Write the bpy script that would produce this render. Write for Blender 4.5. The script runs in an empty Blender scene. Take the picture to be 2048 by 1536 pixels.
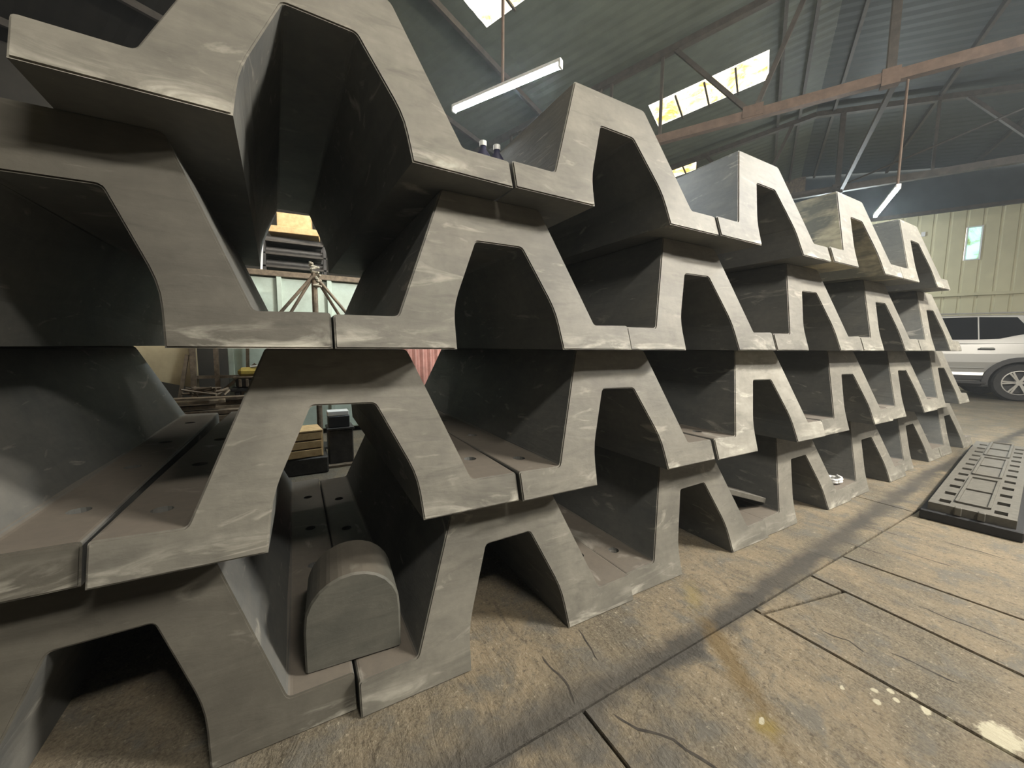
import bpy, bmesh, math, random
from mathutils import Vector, Matrix
random.seed(7)
SC = bpy.context.scene
COL = SC.collection
PI = math.pi
rad = math.radians

# ------------------------------------------------------------------ camera
YAW, PIT, ROL = rad(29.3224), rad(5.46747), rad(0.42185)
CAM = Vector((0.42055, -1.10632, 1.05015))
fw = Vector((math.sin(YAW)*math.cos(PIT), math.cos(YAW)*math.cos(PIT), -math.sin(PIT)))
rt = Vector((math.cos(YAW), -math.sin(YAW), 0)); up = rt.cross(fw)
r2 = rt*math.cos(ROL) + up*math.sin(ROL); u2 = up*math.cos(ROL) - rt*math.sin(ROL)
cd = bpy.data.cameras.new('camera'); cd.sensor_width = 36; cd.lens = 772.39/2048*36; cd.clip_start = 0.02
cam = bpy.data.objects.new('camera', cd); COL.objects.link(cam)
M3 = Matrix((r2, u2, -fw)).transposed().to_4x4(); M3.translation = CAM
cam.matrix_world = M3
SC.camera = cam

# ------------------------------------------------------------------ world, exposure
W = bpy.data.worlds.new('world'); SC.world = W; W.use_nodes = True
bg = W.node_tree.nodes['Background']; bg.inputs[0].default_value = (1.0, 0.93, 0.80, 1); bg.inputs[1].default_value = 6.0
SC.view_settings.view_transform = 'Standard'; SC.view_settings.look = 'None'
SC.view_settings.exposure = -0.80; SC.cycles.max_bounces = 6; SC.cycles.diffuse_bounces = 3; SC.cycles.glossy_bounces = 3
SC.view_settings.gamma = 1.0; SC.view_settings.use_curve_mapping = False
TUBE = 1200.0; AISLE = 5600.0; HAZE = 0.003          # radiance of the lamp tubes and of the added aisle tubes

# building axes: R runs along the hall (bay to bay), T across it (the way the trusses run)
TV = Vector((math.sin(rad(152)), math.cos(rad(152)), 0)); RV = Vector((math.sin(rad(62)), math.cos(rad(62)), 0))
def B(r, t, z): return RV*r + TV*t + Vector((0, 0, z))
ANG = math.atan2(RV.y, RV.x)          # rotation that turns local x into RV, local y into -TV

# ------------------------------------------------------------------ node helpers
def new_mat(name):
    m = bpy.data.materials.new(name); m.use_nodes = True
    nt = m.node_tree
    return m, nt, nt.nodes['Principled BSDF']
def N(nt, t, **kw):
    n = nt.nodes.new(t)
    for k, v in kw.items(): setattr(n, k, v)
    return n
def noise(nt, vec, scale, detail=4, rough=0.6, dist=0):
    n = N(nt, 'ShaderNodeTexNoise'); n.inputs['Scale'].default_value = scale
    n.inputs['Detail'].default_value = detail; n.inputs['Roughness'].default_value = rough
    n.inputs['Distortion'].default_value = dist
    if vec is not None: nt.links.new(vec, n.inputs['Vector'])
    return n.outputs['Fac']
def ramp(nt, fac, a, b, va=0., vb=1.):
    n = N(nt, 'ShaderNodeMapRange'); n.inputs[1].default_value = a; n.inputs[2].default_value = b
    n.inputs[3].default_value = va; n.inputs[4].default_value = vb
    nt.links.new(fac, n.inputs[0]); return n.outputs[0]
def math_(nt, op, a, b=None, clamp=False):
    n = N(nt, 'ShaderNodeMath', operation=op); n.use_clamp = clamp
    for i, v in enumerate((a, b)):
        if v is None: continue
        if isinstance(v, (int, float)): n.inputs[i].default_value = v
        else: nt.links.new(v, n.inputs[i])
    return n.outputs[0]
def mix(nt, fac, a, b):
    n = N(nt, 'ShaderNodeMix', data_type='RGBA')
    if isinstance(fac, (int, float)): n.inputs[0].default_value = fac
    else: nt.links.new(fac, n.inputs[0])
    for i, v in ((6, a), (7, b)):
        if isinstance(v, tuple): n.inputs[i].default_value = (*v, 1)
        else: nt.links.new(v, n.inputs[i])
    return n.outputs[2]
def scaled(nt, vec, s, rot=(0, 0, 0), loc=(0, 0, 0)):
    n = N(nt, 'ShaderNodeMapping'); n.inputs['Scale'].default_value = s; n.inputs['Rotation'].default_value = rot
    n.inputs['Location'].default_value = loc
    nt.links.new(vec, n.inputs[0]); return n.outputs[0]
def bump(nt, bsdf, h, strength=.3, dist=.005):
    n = N(nt, 'ShaderNodeBump'); n.inputs['Strength'].default_value = strength; n.inputs['Distance'].default_value = dist
    nt.links.new(h, n.inputs['Height']); nt.links.new(n.outputs[0], bsdf.inputs['Normal'])
def objvec(nt, rnd=True):
    tc = N(nt, 'ShaderNodeTexCoord')
    if not rnd: return tc.outputs['Object']
    oi = N(nt, 'ShaderNodeObjectInfo'); m = math_(nt, 'MULTIPLY', oi.outputs['Random'], 57.)
    v = N(nt, 'ShaderNodeVectorMath', operation='ADD')
    nt.links.new(tc.outputs['Object'], v.inputs[0]); nt.links.new(m, v.inputs[1]); return v.outputs[0]
def simple(name, col, rough=.6, metal=0., var=.25, scale=14., bumpy=0., col2=None, emit=None):
    m, nt, b = new_mat(name); v = objvec(nt)
    f = noise(nt, v, scale, 5, .65)
    c2 = col2 or tuple(c*(1-var*2) for c in col)
    nt.links.new(mix(nt, ramp(nt, f, .35, .65), c2, col), b.inputs['Base Color'])
    b.inputs['Roughness'].default_value = rough; b.inputs['Metallic'].default_value = metal
    if bumpy: bump(nt, b, f, bumpy, .004)
    if emit:
        b.inputs['Emission Color'].default_value = (*emit[0], 1); b.inputs['Emission Strength'].default_value = emit[1]
    return m

# ------------------------------------------------------------------ materials
def rubber(name, dark, dust, d0, d1, up_dust):
    m, nt, b = new_mat(name); v = objvec(nt)
    big = noise(nt, v, 2.6, 4, .6, .4); fine = noise(nt, v, 38, 4, .6)
    smear = noise(nt, scaled(nt, v, (5, 5, 22), (0, rad(28), 0)), 1.0, 5, .6, .8)
    geo = N(nt, 'ShaderNodeNewGeometry'); sx = N(nt, 'ShaderNodeSeparateXYZ'); nt.links.new(geo.outputs['True Normal'], sx.inputs[0])
    upf = ramp(nt, sx.outputs[2], .55, .95, 0, up_dust)
    f = ramp(nt, math_(nt, 'ADD', math_(nt, 'MULTIPLY', big, .7), math_(nt, 'MULTIPLY', smear, .3)), .36, .64, d0, d1)
    c = mix(nt, f, dark, dust)
    c = mix(nt, upf, c, (.155, .128, .098))
    scuff = ramp(nt, noise(nt, scaled(nt, v, (3, 3, 11), (0, rad(-35), 0)), 1.3, 6, .55, 1.6), .62, .72)
    c = mix(nt, math_(nt, 'MULTIPLY', scuff, .55), c, tuple(min(1, x*1.7+.02) for x in dust))
    if up_dust < .5:
        tc = N(nt, 'ShaderNodeTexCoord'); so = N(nt, 'ShaderNodeSeparateXYZ'); nt.links.new(tc.outputs['Object'], so.inputs[0])
        low = ramp(nt, so.outputs[2], .075, .0); wn = noise(nt, scaled(nt, v, (2.2, 2, 9)), 1.7, 6, .6, 1.2)
        c = mix(nt, math_(nt, 'MULTIPLY', low, ramp(nt, wn, .50, .68, 0, .9)), c, (.46, .44, .37))
        c = mix(nt, ramp(nt, wn, .45, .30, 0, .45), c, tuple(x*.7 for x in dark))
    c = mix(nt, ramp(nt, fine, .3, .8, 0, .25), c, tuple(x*.55 for x in dark))
    nt.links.new(c, b.inputs['Base Color'])
    b.inputs['Roughness'].default_value = .62; b.inputs['Specular IOR Level'].default_value = .35
    h = math_(nt, 'ADD', math_(nt, 'MULTIPLY', smear, .7), math_(nt, 'MULTIPLY', fine, .25))
    bump(nt, b, h, .35, .006)
    return m
M_SKIN = rubber('rubber_skin', (.078, .083, .082), (.23, .218, .185), .05, .45, .75)
M_CUT = rubber('rubber_cut_face', (.090, .085, .071), (.195, .183, .15), .15, .95, .2)

M_BLOCK = rubber('rubber_block', (.052, .054, .046), (.12, .115, .095), .1, .9, .5)
M_CUT_SHADE = rubber('rubber_cut_face_shade', (.050, .046, .036), (.095, .088, .070), .15, .95, .2)  # darker cut face; dimmer light at the left put into the colour
M_SKINC = rubber('rubber_skin_mottled', (.12, .12, .10), (.40, .36, .25), -.6, 1.6, .75)
M_CUTL = rubber('rubber_cut_face_pale', (.15, .142, .12), (.31, .295, .25), .1, 1., .2)
def concrete():
    m, nt, b = new_mat('dirty_concrete')
    geo = N(nt, 'ShaderNodeNewGeometry'); v = geo.outputs['Position']
    sp = N(nt, 'ShaderNodeSeparateXYZ'); nt.links.new(v, sp.inputs[0]); X, Y = sp.outputs[0], sp.outputs[1]
    big = noise(nt, v, 1.6, 5, .6, .5); mid = noise(nt, v, 7, 6, .65, .3); fine = noise(nt, v, 45, 5, .7)
    streak = noise(nt, scaled(nt, v, (13, 3.4, 1), (0, 0, rad(-6))), 1, 6, .68, .9)
    grit = noise(nt, v, 120, 3, .7)
    c = mix(nt, ramp(nt, big, .38, .62), (.078, .067, .047), (.205, .160, .100))
    c = mix(nt, ramp(nt, mid, .42, .62, 0, .75), c, (.10, .088, .066))
    c = mix(nt, ramp(nt, streak, .54, .72, 0, .5), c, (.235, .195, .135))
    c = mix(nt, ramp(nt, streak, .45, .35, 0, .7), c, (.065, .053, .038))
    c = mix(nt, ramp(nt, fine, .47, .34, 0, .85), c, (.055, .045, .032))
    c = mix(nt, ramp(nt, grit, .38, .62, .0, .45), c, (.25, .215, .155))
    c = mix(nt, ramp(nt, mid, .53, .64, 0, .65), c, (.118, .112, .096))
    c = mix(nt, ramp(nt, fine, .60, .70, 0, .8), c, (.36, .32, .24))
    # greasy grey band that runs along the stack
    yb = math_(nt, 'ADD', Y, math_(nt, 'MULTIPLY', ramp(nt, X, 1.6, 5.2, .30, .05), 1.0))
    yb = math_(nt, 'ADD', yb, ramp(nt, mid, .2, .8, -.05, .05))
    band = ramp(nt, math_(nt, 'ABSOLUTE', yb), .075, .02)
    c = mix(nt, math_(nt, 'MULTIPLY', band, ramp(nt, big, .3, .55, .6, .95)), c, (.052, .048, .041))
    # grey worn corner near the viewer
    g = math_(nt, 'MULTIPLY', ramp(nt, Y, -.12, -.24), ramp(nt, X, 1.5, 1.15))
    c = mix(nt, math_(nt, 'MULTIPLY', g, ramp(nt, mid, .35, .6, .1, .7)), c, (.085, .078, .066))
    # rust stain, and spilled cream paint
    def spot(x, y, rx, ry, ang, soft, amp=.5):
        p = N(nt, 'ShaderNodeVectorMath', operation='SUBTRACT'); nt.links.new(v, p.inputs[0]); p.inputs[1].default_value = (x, y, 0)
        q = scaled(nt, p.outputs[0], (1/rx, 1/ry, 0))
        if ang:
            rr = N(nt, 'ShaderNodeVectorRotate', rotation_type='Z_AXIS'); rr.inputs['Angle'].default_value = -ang
            nt.links.new(p.outputs[0], rr.inputs[0]); q = scaled(nt, rr.outputs[0], (1/rx, 1/ry, 0))
        ln = N(nt, 'ShaderNodeVectorMath', operation='LENGTH'); nt.links.new(q, ln.inputs[0])
        d = math_(nt, 'ADD', ln.outputs['Value'], ramp(nt, math_(nt, 'ADD', math_(nt, 'MULTIPLY', mid, .5), math_(nt, 'MULTIPLY', fine, .5)), .25, .75, -amp, amp))
        return ramp(nt, d, 1, 1-soft)
    rust = spot(1.66, -.42, .34, .055, rad(58), .7)
    c = mix(nt, math_(nt, 'MULTIPLY', rust, .75), c, (.125, .085, .034))
    c = mix(nt, math_(nt, 'MULTIPLY', spot(1.53, -.60, .05, .045, 0, .8), .8), c, (.20, .15, .045))
    c = mix(nt, math_(nt, 'MULTIPLY', spot(1.86, -.13, .14, .05, rad(40), .9), .6), c, (.21, .165, .06))
    pd = [(2.06, -.925, .055, .04), (1.99, -.80, .02, .012), (2.03, -.765, .012, .01), (1.945, -.70, .012, .012), (1.90, -.72, .014, .01), (1.87, -.645, .012, .008), (1.985, -.725, .011, .01), (1.535, -.585, .014, .007), (1.96, -.745, .009, .008), (2.01, -.845, .012, .01)]
    for x, y, a, q in pd:
        c = mix(nt, spot(x, y, a, q, rad(20), .3, .8), c, (.40, .37, .27))
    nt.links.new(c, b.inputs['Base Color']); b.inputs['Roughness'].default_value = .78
    b.inputs['Specular IOR Level'].default_value = .3
    h = math_(nt, 'ADD', math_(nt, 'MULTIPLY', fine, .5), math_(nt, 'ADD', mid, math_(nt, 'MULTIPLY', streak, .8)))
    bump(nt, b, h, .8, .016)
    return m
M_FLOOR = concrete()
M_JOINT = simple('joint_dirt', (.05, .042, .032), .9, 0, .3, 30, .4)
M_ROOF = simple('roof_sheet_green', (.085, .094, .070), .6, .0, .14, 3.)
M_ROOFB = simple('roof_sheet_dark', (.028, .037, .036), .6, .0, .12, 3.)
M_ROOF_SHADE = simple('roof_sheet_shade', (.022, .019, .013), .8, 0, .2, 3.)  # shade of the unlit left roof put into the sheet colour
M_STEEL = simple('truss_red_oxide', (.135, .088, .060), .7, .1, .2, 9.)
M_STEELD = simple('truss_grey', (.065, .054, .042), .6, .1, .2, 9.)
M_CREAM = simple('cream_wall_sheet', (.64, .595, .385), .5, 0, .06, 2.)
M_TEAL = simple('gable_sheet_dark', (.03, .042, .046), .6, 0, .15, 3.)
M_DARKWALL = simple('brown_wall_sheet', (.035, .03, .02), .7, 0, .2, 3.)
M_WHITE = simple('white_enamel', (.75, .75, .73), .4, 0, .05)
M_BLACK = simple('black_rubber', (.016, .016, .017), .6, 0, .2, 30)
M_PAD = simple('dusty_black_moulding', (.105, .098, .08), .66, 0, .15, 26, .15)
M_WOOD = simple('raw_timber', (.62, .44, .22), .7, 0, .12, 20, .2, (.47, .31, .14))
M_OLDWOOD = simple('old_timber', (.23, .165, .10), .8, 0, .25, 18, .3, (.10, .075, .045))
M_IRON = simple('dark_iron', (.055, .05, .044), .55, .3, .25, 18, .2)
M_RUST = simple('rusty_steel', (.20, .15, .10), .65, .3, .25, 20, .2)
M_MINT = simple('mint_paint', (.45, .53, .45), .5, 0, .08, 6, 0, (.36, .41, .34))
M_SHEET = simple('cream_tarpaulin', (.44, .37, .23), .7, 0, .1, 5)
M_ROPE = simple('rope', (.42, .38, .29), .9, 0, .2, 60, .4)
M_YEL = simple('yellow_paint', (.62, .47, .10), .5, 0, .15, 20)
M_PINK = simple('faded_red_sheet', (.42, .20, .16), .55, 0, .15, 12)
M_SILVER, _nt, _b = new_mat('silver_car_paint')
_b.inputs['Base Color'].default_value = (.46, .45, .42, 1); _b.inputs['Metallic'].default_value = .45; _b.inputs['Roughness'].default_value = .32; _b.inputs['Coat Weight'].default_value = .6
M_GLASS, _nt, _b = new_mat('dark_tinted_glass')
_b.inputs['Base Color'].default_value = (.006, .006, .007, 1); _b.inputs['Roughness'].default_value = .12; _b.inputs['Specular IOR Level'].default_value = .2
M_TYRE = simple('tyre_rubber', (.028, .026, .024), .75, 0, .2, 20)
M_CLAD = simple('black_plastic', (.035, .033, .031), .6, 0, .1, 20)
M_ALLOY = simple('alloy_metal', (.62, .60, .55), .35, .7, .05, 20)
M_TAIL, _nt, _b = new_mat('tail_lamp_red'); _b.inputs['Base Color'].default_value = (.30, .02, .02, 1); _b.inputs['Roughness'].default_value = .2
M_NAVY = simple('navy_plastic', (.035, .035, .075), .4, 0, .1)
M_TUBE, _nt, _b = new_mat('lit_tube'); _b.inputs['Base Color'].default_value = (.9, .9, .9, 1)
_b.inputs['Emission Color'].default_value = (.84, .94, 1, 1); _b.inputs['Emission Strength'].default_value = TUBE
M_TUBE2, _nt, _b = new_mat('added_tube_neutral'); _b.inputs['Base Color'].default_value = (.9, .9, .9, 1)
_b.inputs['Emission Color'].default_value = (1, .94, .845, 1); _b.inputs['Emission Strength'].default_value = AISLE  # tubes of the added, unseen aisle lamps
M_TUBE3 = M_TUBE2.copy(); M_TUBE3.name = 'added_tube_dim'; M_TUBE3.node_tree.nodes['Principled BSDF'].inputs['Emission Strength'].default_value = AISLE*.32
M_TUBE5 = M_TUBE.copy(); M_TUBE5.name = 'lit_tube_far'; M_TUBE5.node_tree.nodes['Principled BSDF'].inputs['Emission Strength'].default_value = 550
M_TUBE4 = M_TUBE2.copy(); M_TUBE4.name = 'added_tube_weak'; M_TUBE4.node_tree.nodes['Principled BSDF'].inputs['Emission Strength'].default_value = 250
def translucent(name, col):
    m = bpy.data.materials.new(name); m.use_nodes = True; nt = m.node_tree; nt.nodes.remove(nt.nodes['Principled BSDF'])
    t = N(nt, 'ShaderNodeBsdfTranslucent'); v = objvec(nt, False); f = noise(nt, v, 2.5, 6, .7, .5)
    nt.links.new(mix(nt, ramp(nt, f, .38, .52), (col[0]*.5, col[1]*.36, col[2]*.16), col), t.inputs[0])
    nt.links.new(t.outputs[0], nt.nodes['Material Output'].inputs[0]); return m
M_SKY = translucent('yellowed_fibreglass', (.95, .82, .50))
M_PANE = translucent('clear_fibreglass', (.62, .95, .95))

# ------------------------------------------------------------------ mesh builder
class MB:
    def __init__(s): s.v = []; s.f = []; s.m = []
    def add(s, vs, fs, mi=0):
        o = len(s.v); s.v += [Vector(p) for p in vs]; s.f += [tuple(i+o for i in f) for f in fs]; s.m += [mi]*len(fs)
    def box(s, c, d, rot=None, mi=0):
        x, y, z = (k/2 for k in d); vs = [Vector((a*x, b*y, e*z)) for e in (-1, 1) for b in (-1, 1) for a in (-1, 1)]
        if rot is not None: vs = [rot @ p for p in vs]
        c = Vector(c)
        s.add([c+p for p in vs], [(0, 2, 3, 1), (4, 5, 7, 6), (0, 1, 5, 4), (2, 6, 7, 3), (0, 4, 6, 2), (1, 3, 7, 5)], mi)
    def beam(s, a, b, w, h, mi=0):
        a, b = Vector(a), Vector(b); d = (b-a); L = d.length; d.normalize()
        u = Vector((0, 0, 1)) if abs(d.z) < .95 else Vector((0, 1, 0))
        x = d.cross(u).normalized(); y = x.cross(d)
        s.box((a+b)/2, (w, L, h), Matrix((x, d, y)).transposed(), mi)
    def tube(s, a, b, r, n=10, mi=0, r1=None, cap=True):
        a, b = Vector(a), Vector(b); d = (b-a).normalized(); r1 = r if r1 is None else r1
        u = Vector((0, 0, 1)) if abs(d.z) < .95 else Vector((0, 1, 0)); x = d.cross(u).normalized(); y = x.cross(d)
        vs = []
        for k in range(n):
            q = x*math.cos(2*PI*k/n) + y*math.sin(2*PI*k/n); vs += [a+q*r, b+q*r1]
        fs = [(2*k, 2*k+1, (2*k+3) % (2*n), (2*k+2) % (2*n)) for k in range(n)]
        if cap: fs += [tuple(2*k for k in range(n)), tuple(2*k+1 for k in reversed(range(n)))]
        s.add(vs, fs, mi)
    def path(s, pts, r, n=8, mi=0):
        for a, b in zip(pts, pts[1:]): s.tube(a, b, r, n, mi)
    def prism(s, poly, y0, y1, mi=0):      # poly in (x, z), extruded along y
        n = len(poly); vs = [(x, y0, z) for x, z in poly] + [(x, y1, z) for x, z in poly]
        s.add(vs, [tuple(range(n)), tuple(range(2*n-1, n-1, -1))] + [(i, i+n, (i+1) % n+n, (i+1) % n) for i in range(n)], mi)
    def lathe(s, prof, n=24, mi=0, M=None):  # prof (r, z), axis z
        vs = []; k = len(prof)
        for i in range(n):
            a = 2*PI*i/n
            for r, z in prof: vs.append(Vector((r*math.cos(a), r*math.sin(a), z)))
        if M is not None: vs = [M @ p for p in vs]
        fs = [(i*k+j, ((i+1) % n)*k+j, ((i+1) % n)*k+j+1, i*k+j+1) for i in range(n) for j in range(k-1)]
        s.add(vs, fs, mi)
    def mesh(s, name, mats, smooth=False, bevel=0):
        me = bpy.data.meshes.new(name); me.from_pydata([tuple(p) for p in s.v], [], s.f)
        for m in (mats if isinstance(mats, (list, tuple)) else [mats]): me.materials.append(m)
        me.polygons.foreach_set('material_index', s.m)
        bm = bmesh.new(); bm.from_mesh(me); bmesh.ops.recalc_face_normals(bm, faces=bm.faces)
        if bevel:
            bmesh.ops.bevel(bm, geom=list(bm.edges), offset=bevel, segments=1, affect='EDGES', clamp_overlap=True)
        bm.to_mesh(me); bm.free()
        if smooth: me.polygons.foreach_set('use_smooth', [True]*len(me.polygons))
        return me
    def build(s, name, mats, parent=None, smooth=False, bevel=0, loc=None, rot=None):
        return link(name, s.mesh(name, mats, smooth, bevel), parent, loc, rot)
def link(name, me, parent=None, loc=None, rot=None):
    o = bpy.data.objects.new(name, me); COL.objects.link(o)
    if parent: o.parent = parent
    if loc is not None: o.location = loc
    if rot is not None: o.rotation_euler = rot
    return o
def tag(o, label=None, cat=None, group=None, kind=None):
    if label: o['label'] = label
    if cat: o['category'] = cat
    if group: o['group'] = group
    if kind: o['kind'] = kind
    return o
def thing(name, label, cat, loc=(0, 0, 0), rz=0, group=None):
    o = bpy.data.objects.new(name, None); COL.objects.link(o); o.location = loc; o.rotation_euler = (0, 0, rz)
    return tag(o, label, cat, group)

# ================================================================== FLOOR
fl = MB(); fl.box((4, 3, -.06), (44, 40, .08)); floor = tag(fl.build('floor', M_JOINT), kind='structure')
def split(polys, p, d, cond=lambda c: True):
    out = []; p = Vector(p); d = Vector(d); n = Vector((-d.y, d.x))
    for poly in polys:
        c = sum(poly, Vector((0, 0)))/len(poly)
        if not cond(c): out.append(poly); continue
        A, Bq = [], []
        for i, q in enumerate(poly):
            r = poly[(i+1) % len(poly)]; a = (q-p).dot(n); b = (r-p).dot(n)
            if a >= 0: A.append(q)
            if a <= 0: Bq.append(q)
            if a*b < 0:
                k = q.lerp(r, a/(a-b)); A.append(k); Bq.append(k)
        for X in (A, Bq):
            if len(X) > 2: out.append(X)
    return out
V2 = lambda *a: Vector(a)
polys = [[V2(-14, -14), V2(24, -14), V2(24, 20), V2(-14, 20)]]
polys = split(polys, (0, -.325), (1, .012))                                   # the long joint beside the stack
polys = split(polys, (1.11, -.3), (.0, 1), lambda c: c.y < 0)
south = lambda c: c.y < -.33
polys = split(polys, (2.0, -.37), (.012, -.6), lambda c: south(c) and c.x > 1.2)
polys = split(polys, (2.47, -.43), (-.03, -.5), lambda c: south(c) and c.x > 2.0)
polys = split(polys, (1.99, -.335), (.5, -.10), lambda c: south(c) and 2.0 < c.x < 2.46)
polys = split(polys, (2.84, -.55), (.03, -.3), lambda c: south(c) and c.x > 2.5)
for x in (4.6, 7.2, 10.4, 14.0): polys = split(polys, (x, 0), (.06, 1), lambda c, x=x: south(c) and c.x > 2.9)
polys = split(polys, (0, 2.15), (1, .05), lambda c: c.y > 0)
for x in (-4, 3.9, 8.6): polys = split(polys, (x, 0), (.02, 1), lambda c: c.y > -.3)
polys = split(polys, (0, 6), (1, .0), lambda c: c.y > 2)
polys = split(polys, (0, -3), (1, .0), south)
def inset(poly, g):
    n = len(poly); ar = sum(poly[i].x*poly[(i+1) % n].y-poly[(i+1) % n].x*poly[i].y for i in range(n))
    if ar < 0: poly = poly[::-1]
    out = []
    for i in range(n):
        a, b, c = poly[i-1], poly[i], poly[(i+1) % n]
        d1 = (b-a).normalized(); d2 = (c-b).normalized(); n1 = V2(-d1.y, d1.x); n2 = V2(-d2.y, d2.x)
        k = n1+n2
        if k.length < 1e-4: out.append(b+n1*g); continue
        k.normalize(); out.append(b+k*(g/max(.35, k.dot(n1))))
    return out
for poly in polys:
    cc = sum(poly, V2(0, 0))/len(poly); wj = .0022 if (cc.x > 1.95 and -3 < cc.y < -.33) else 0
    q = inset(poly, .004+wj); n = len(q); mb = MB()
    q2 = inset(poly, .0062+wj)
    vs = [(p.x, p.y, -.02) for p in q] + [(p.x, p.y, -.005) for p in q] + [(p.x, p.y, 0) for p in q2]
    fs = [tuple(range(2*n, 3*n))]
    for l in (0, n):
        fs += [(l+i, l+(i+1) % n, l+n+(i+1) % n, l+n+i) for i in range(n)]
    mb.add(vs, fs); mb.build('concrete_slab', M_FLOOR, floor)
def crack(pts, w):
    mb = MB(); P = []
    for (a, b) in zip(pts, pts[1:]):
        a, b = V2(*a), V2(*b); k = max(3, int((b-a).length/.03))
        for i in range(k): P.append(a.lerp(b, i/k) + V2(random.uniform(-.005, .005), random.uniform(-.005, .005)))
    P.append(V2(*pts[-1])); vs = []
    for i, p in enumerate(P):
        d = (P[min(i+1, len(P)-1)]-P[max(i-1, 0)]).normalized(); nn = V2(-d.y, d.x)
        ww = w*random.uniform(.5, 1)*(1 if 0 < i < len(P)-1 else .15)
        vs += [(p.x+nn.x*ww, p.y+nn.y*ww, .0006), (p.x-nn.x*ww, p.y-nn.y*ww, .0006)]
    mb.add(vs, [(2*i, 2*i+1, 2*i+3, 2*i+2) for i in range(len(P)-1)]); mb.build('crack', M_JOINT, floor)
crack([(2.19, -.665), (2.205, -.74), (2.21, -.82)], .004)
crack([(1.18, -.37), (1.21, -.43), (1.27, -.5), (1.31, -.62)], .005)
crack([(1.11, -.09), (1.12, -.16), (1.12, -.23), (1.10, -.29)], .004)
crack([(1.31, -.05), (1.29, -.14), (1.27, -.2)], .003)
crack([(2.10, -.50), (2.13, -.57), (2.11, -.62)], .003)
crack([(3.15, -.42), (3.18, -.60)], .005); crack([(3.5, -.5), (3.52, -.72)], .005)
crack([(3.0, -.22), (3.02, -.40)], .004); crack([(2.72, -.15), (2.74, -.33)], .004)
crack([(3.35, -.2), (3.37, -.36)], .004); crack([(2.62, -.62), (2.63, -.85)], .004)

# ================================================================== ROOF, WALLS
RIDGE = 1.9
def roof_z(t): return 6.28 - .1396*abs(t-RIDGE)
ceil = bpy.data.objects.new('ceiling', None); COL.objects.link(ceil); ceil['kind'] = 'structure'
SKY = [(-.1, .8, -1.6, 1.0), (3.95, 4.75, -2.45, -.5), (8.22, 9.08, -1.0, 1.0), (11.15, 11.9, -1.75, -.55)]
def sheet(r0, r1, t0, t1, off=0.):
    mb = MB(); n = max(2, int(round((r1-r0)/.05))); vs = []
    for i in range(n+1):
        r = r0+(r1-r0)*i/n; dz = .004*math.sin(2*PI*r/.2)+off
        for t in (t0, t1): vs.append(B(r, t, roof_z(t)+dz))
    mb.add(vs, [(2*i, 2*i+1, 2*i+3, 2*i+2) for i in range(n)]); return mb
wid = 1.0
r = -7.0
while r < 15.0:
    r1 = min(r+wid, 15.05)
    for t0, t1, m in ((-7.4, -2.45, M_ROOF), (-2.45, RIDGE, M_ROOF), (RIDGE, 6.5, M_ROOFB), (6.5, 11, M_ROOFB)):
        # cut the sheet around each skylight
        parts = [(r, r1, t0, t1)]
        for a, b, c, d in SKY:
            nxt = []
            for (x0, x1, y0, y1) in parts:
                if a >= x1 or b <= x0 or c >= y1 or d <= y0: nxt.append((x0, x1, y0, y1)); continue
                if x0 < a: nxt.append((x0, a, y0, y1))
                if b < x1: nxt.append((b, x1, y0, y1))
                X0, X1 = max(x0, a), min(x1, b)
                if y0 < c: nxt.append((X0, X1, y0, c))
                if d < y1: nxt.append((X0, X1, d, y1))
            parts = nxt
        for p in parts: sheet(*p).build('roof_sheet', M_ROOF_SHADE if (t1 <= -2.45 and r < 2.9) else m, ceil)  # left sheets carry their shade in the colour
    r = r1
for i, s in enumerate(SKY):
    tag(sheet(s[0]+.02, s[1]-.02, s[2]+.02, s[3]-.02, -.005).build('window_%d' % (i+1), M_SKY), kind='structure')
    fr = MB(); k = 4
    for j in range(k+1):
        t = s[2]+(s[3]-s[2])*j/k
        if 0 < j < k: fr.beam(B(s[0], t, roof_z(t)-.05), B(s[1], t, roof_z(t)-.05), .03, .03)
    fr.build('skylight_bar', M_STEELD, bpy.data.objects['window_%d' % (i+1)])

# gable end wall: cream cladding panel by panel, dark sheet above
RW = 15.0
wr = bpy.data.objects.new('wall_right', None); COL.objects.link(wr); wr['kind'] = 'structure'
t = -7.4; pw = .3
def panel(t0, t1, z0, z1):
    mb = MB(); g = .012
    prof = [(t0, 0), (t0+.02, .0), (t0+.035, -.02), (t1-.035, -.02), (t1-.02, 0), (t1, 0)]
    vs = []
    for tt, d in prof:
        for z in (z0, z1): vs.append(B(RW+d, tt, z))
    n = len(prof); mb.add(vs, [(2*i, 2*i+1, 2*i+3, 2*i+2) for i in range(n-1)]); return mb
VT0, VT1, VZ0, VZ1 = 5.46, 5.70, 3.40, 4.23
while t < 11:
    t1 = t+pw
    zs = [(0, 2.51), (2.51, 4.70)]
    for z0, z1 in zs:
        if z0 > 2 and abs((t+t1)/2-5.58) < .16:
            panel(t, t1, z0, VZ0).build('wall_panel', M_CREAM, wr); panel(t, t1, VZ1, z1).build('wall_panel', M_CREAM, wr)
        else: panel(t, t1, z0, z1).build('wall_panel', M_CREAM, wr)
    t = t1
mb = MB(); mb.beam(B(RW-.05, -7.4, 2.51), B(RW-.05, 11, 2.51), .10, .07); mb.build('girt', M_CREAM, wr)
mb = MB(); mb.beam(B(RW-.06, -7.4, 4.72), B(RW-.06, 11, 4.72), .12, .09); mb.build('girt', M_STEELD, wr)
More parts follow.
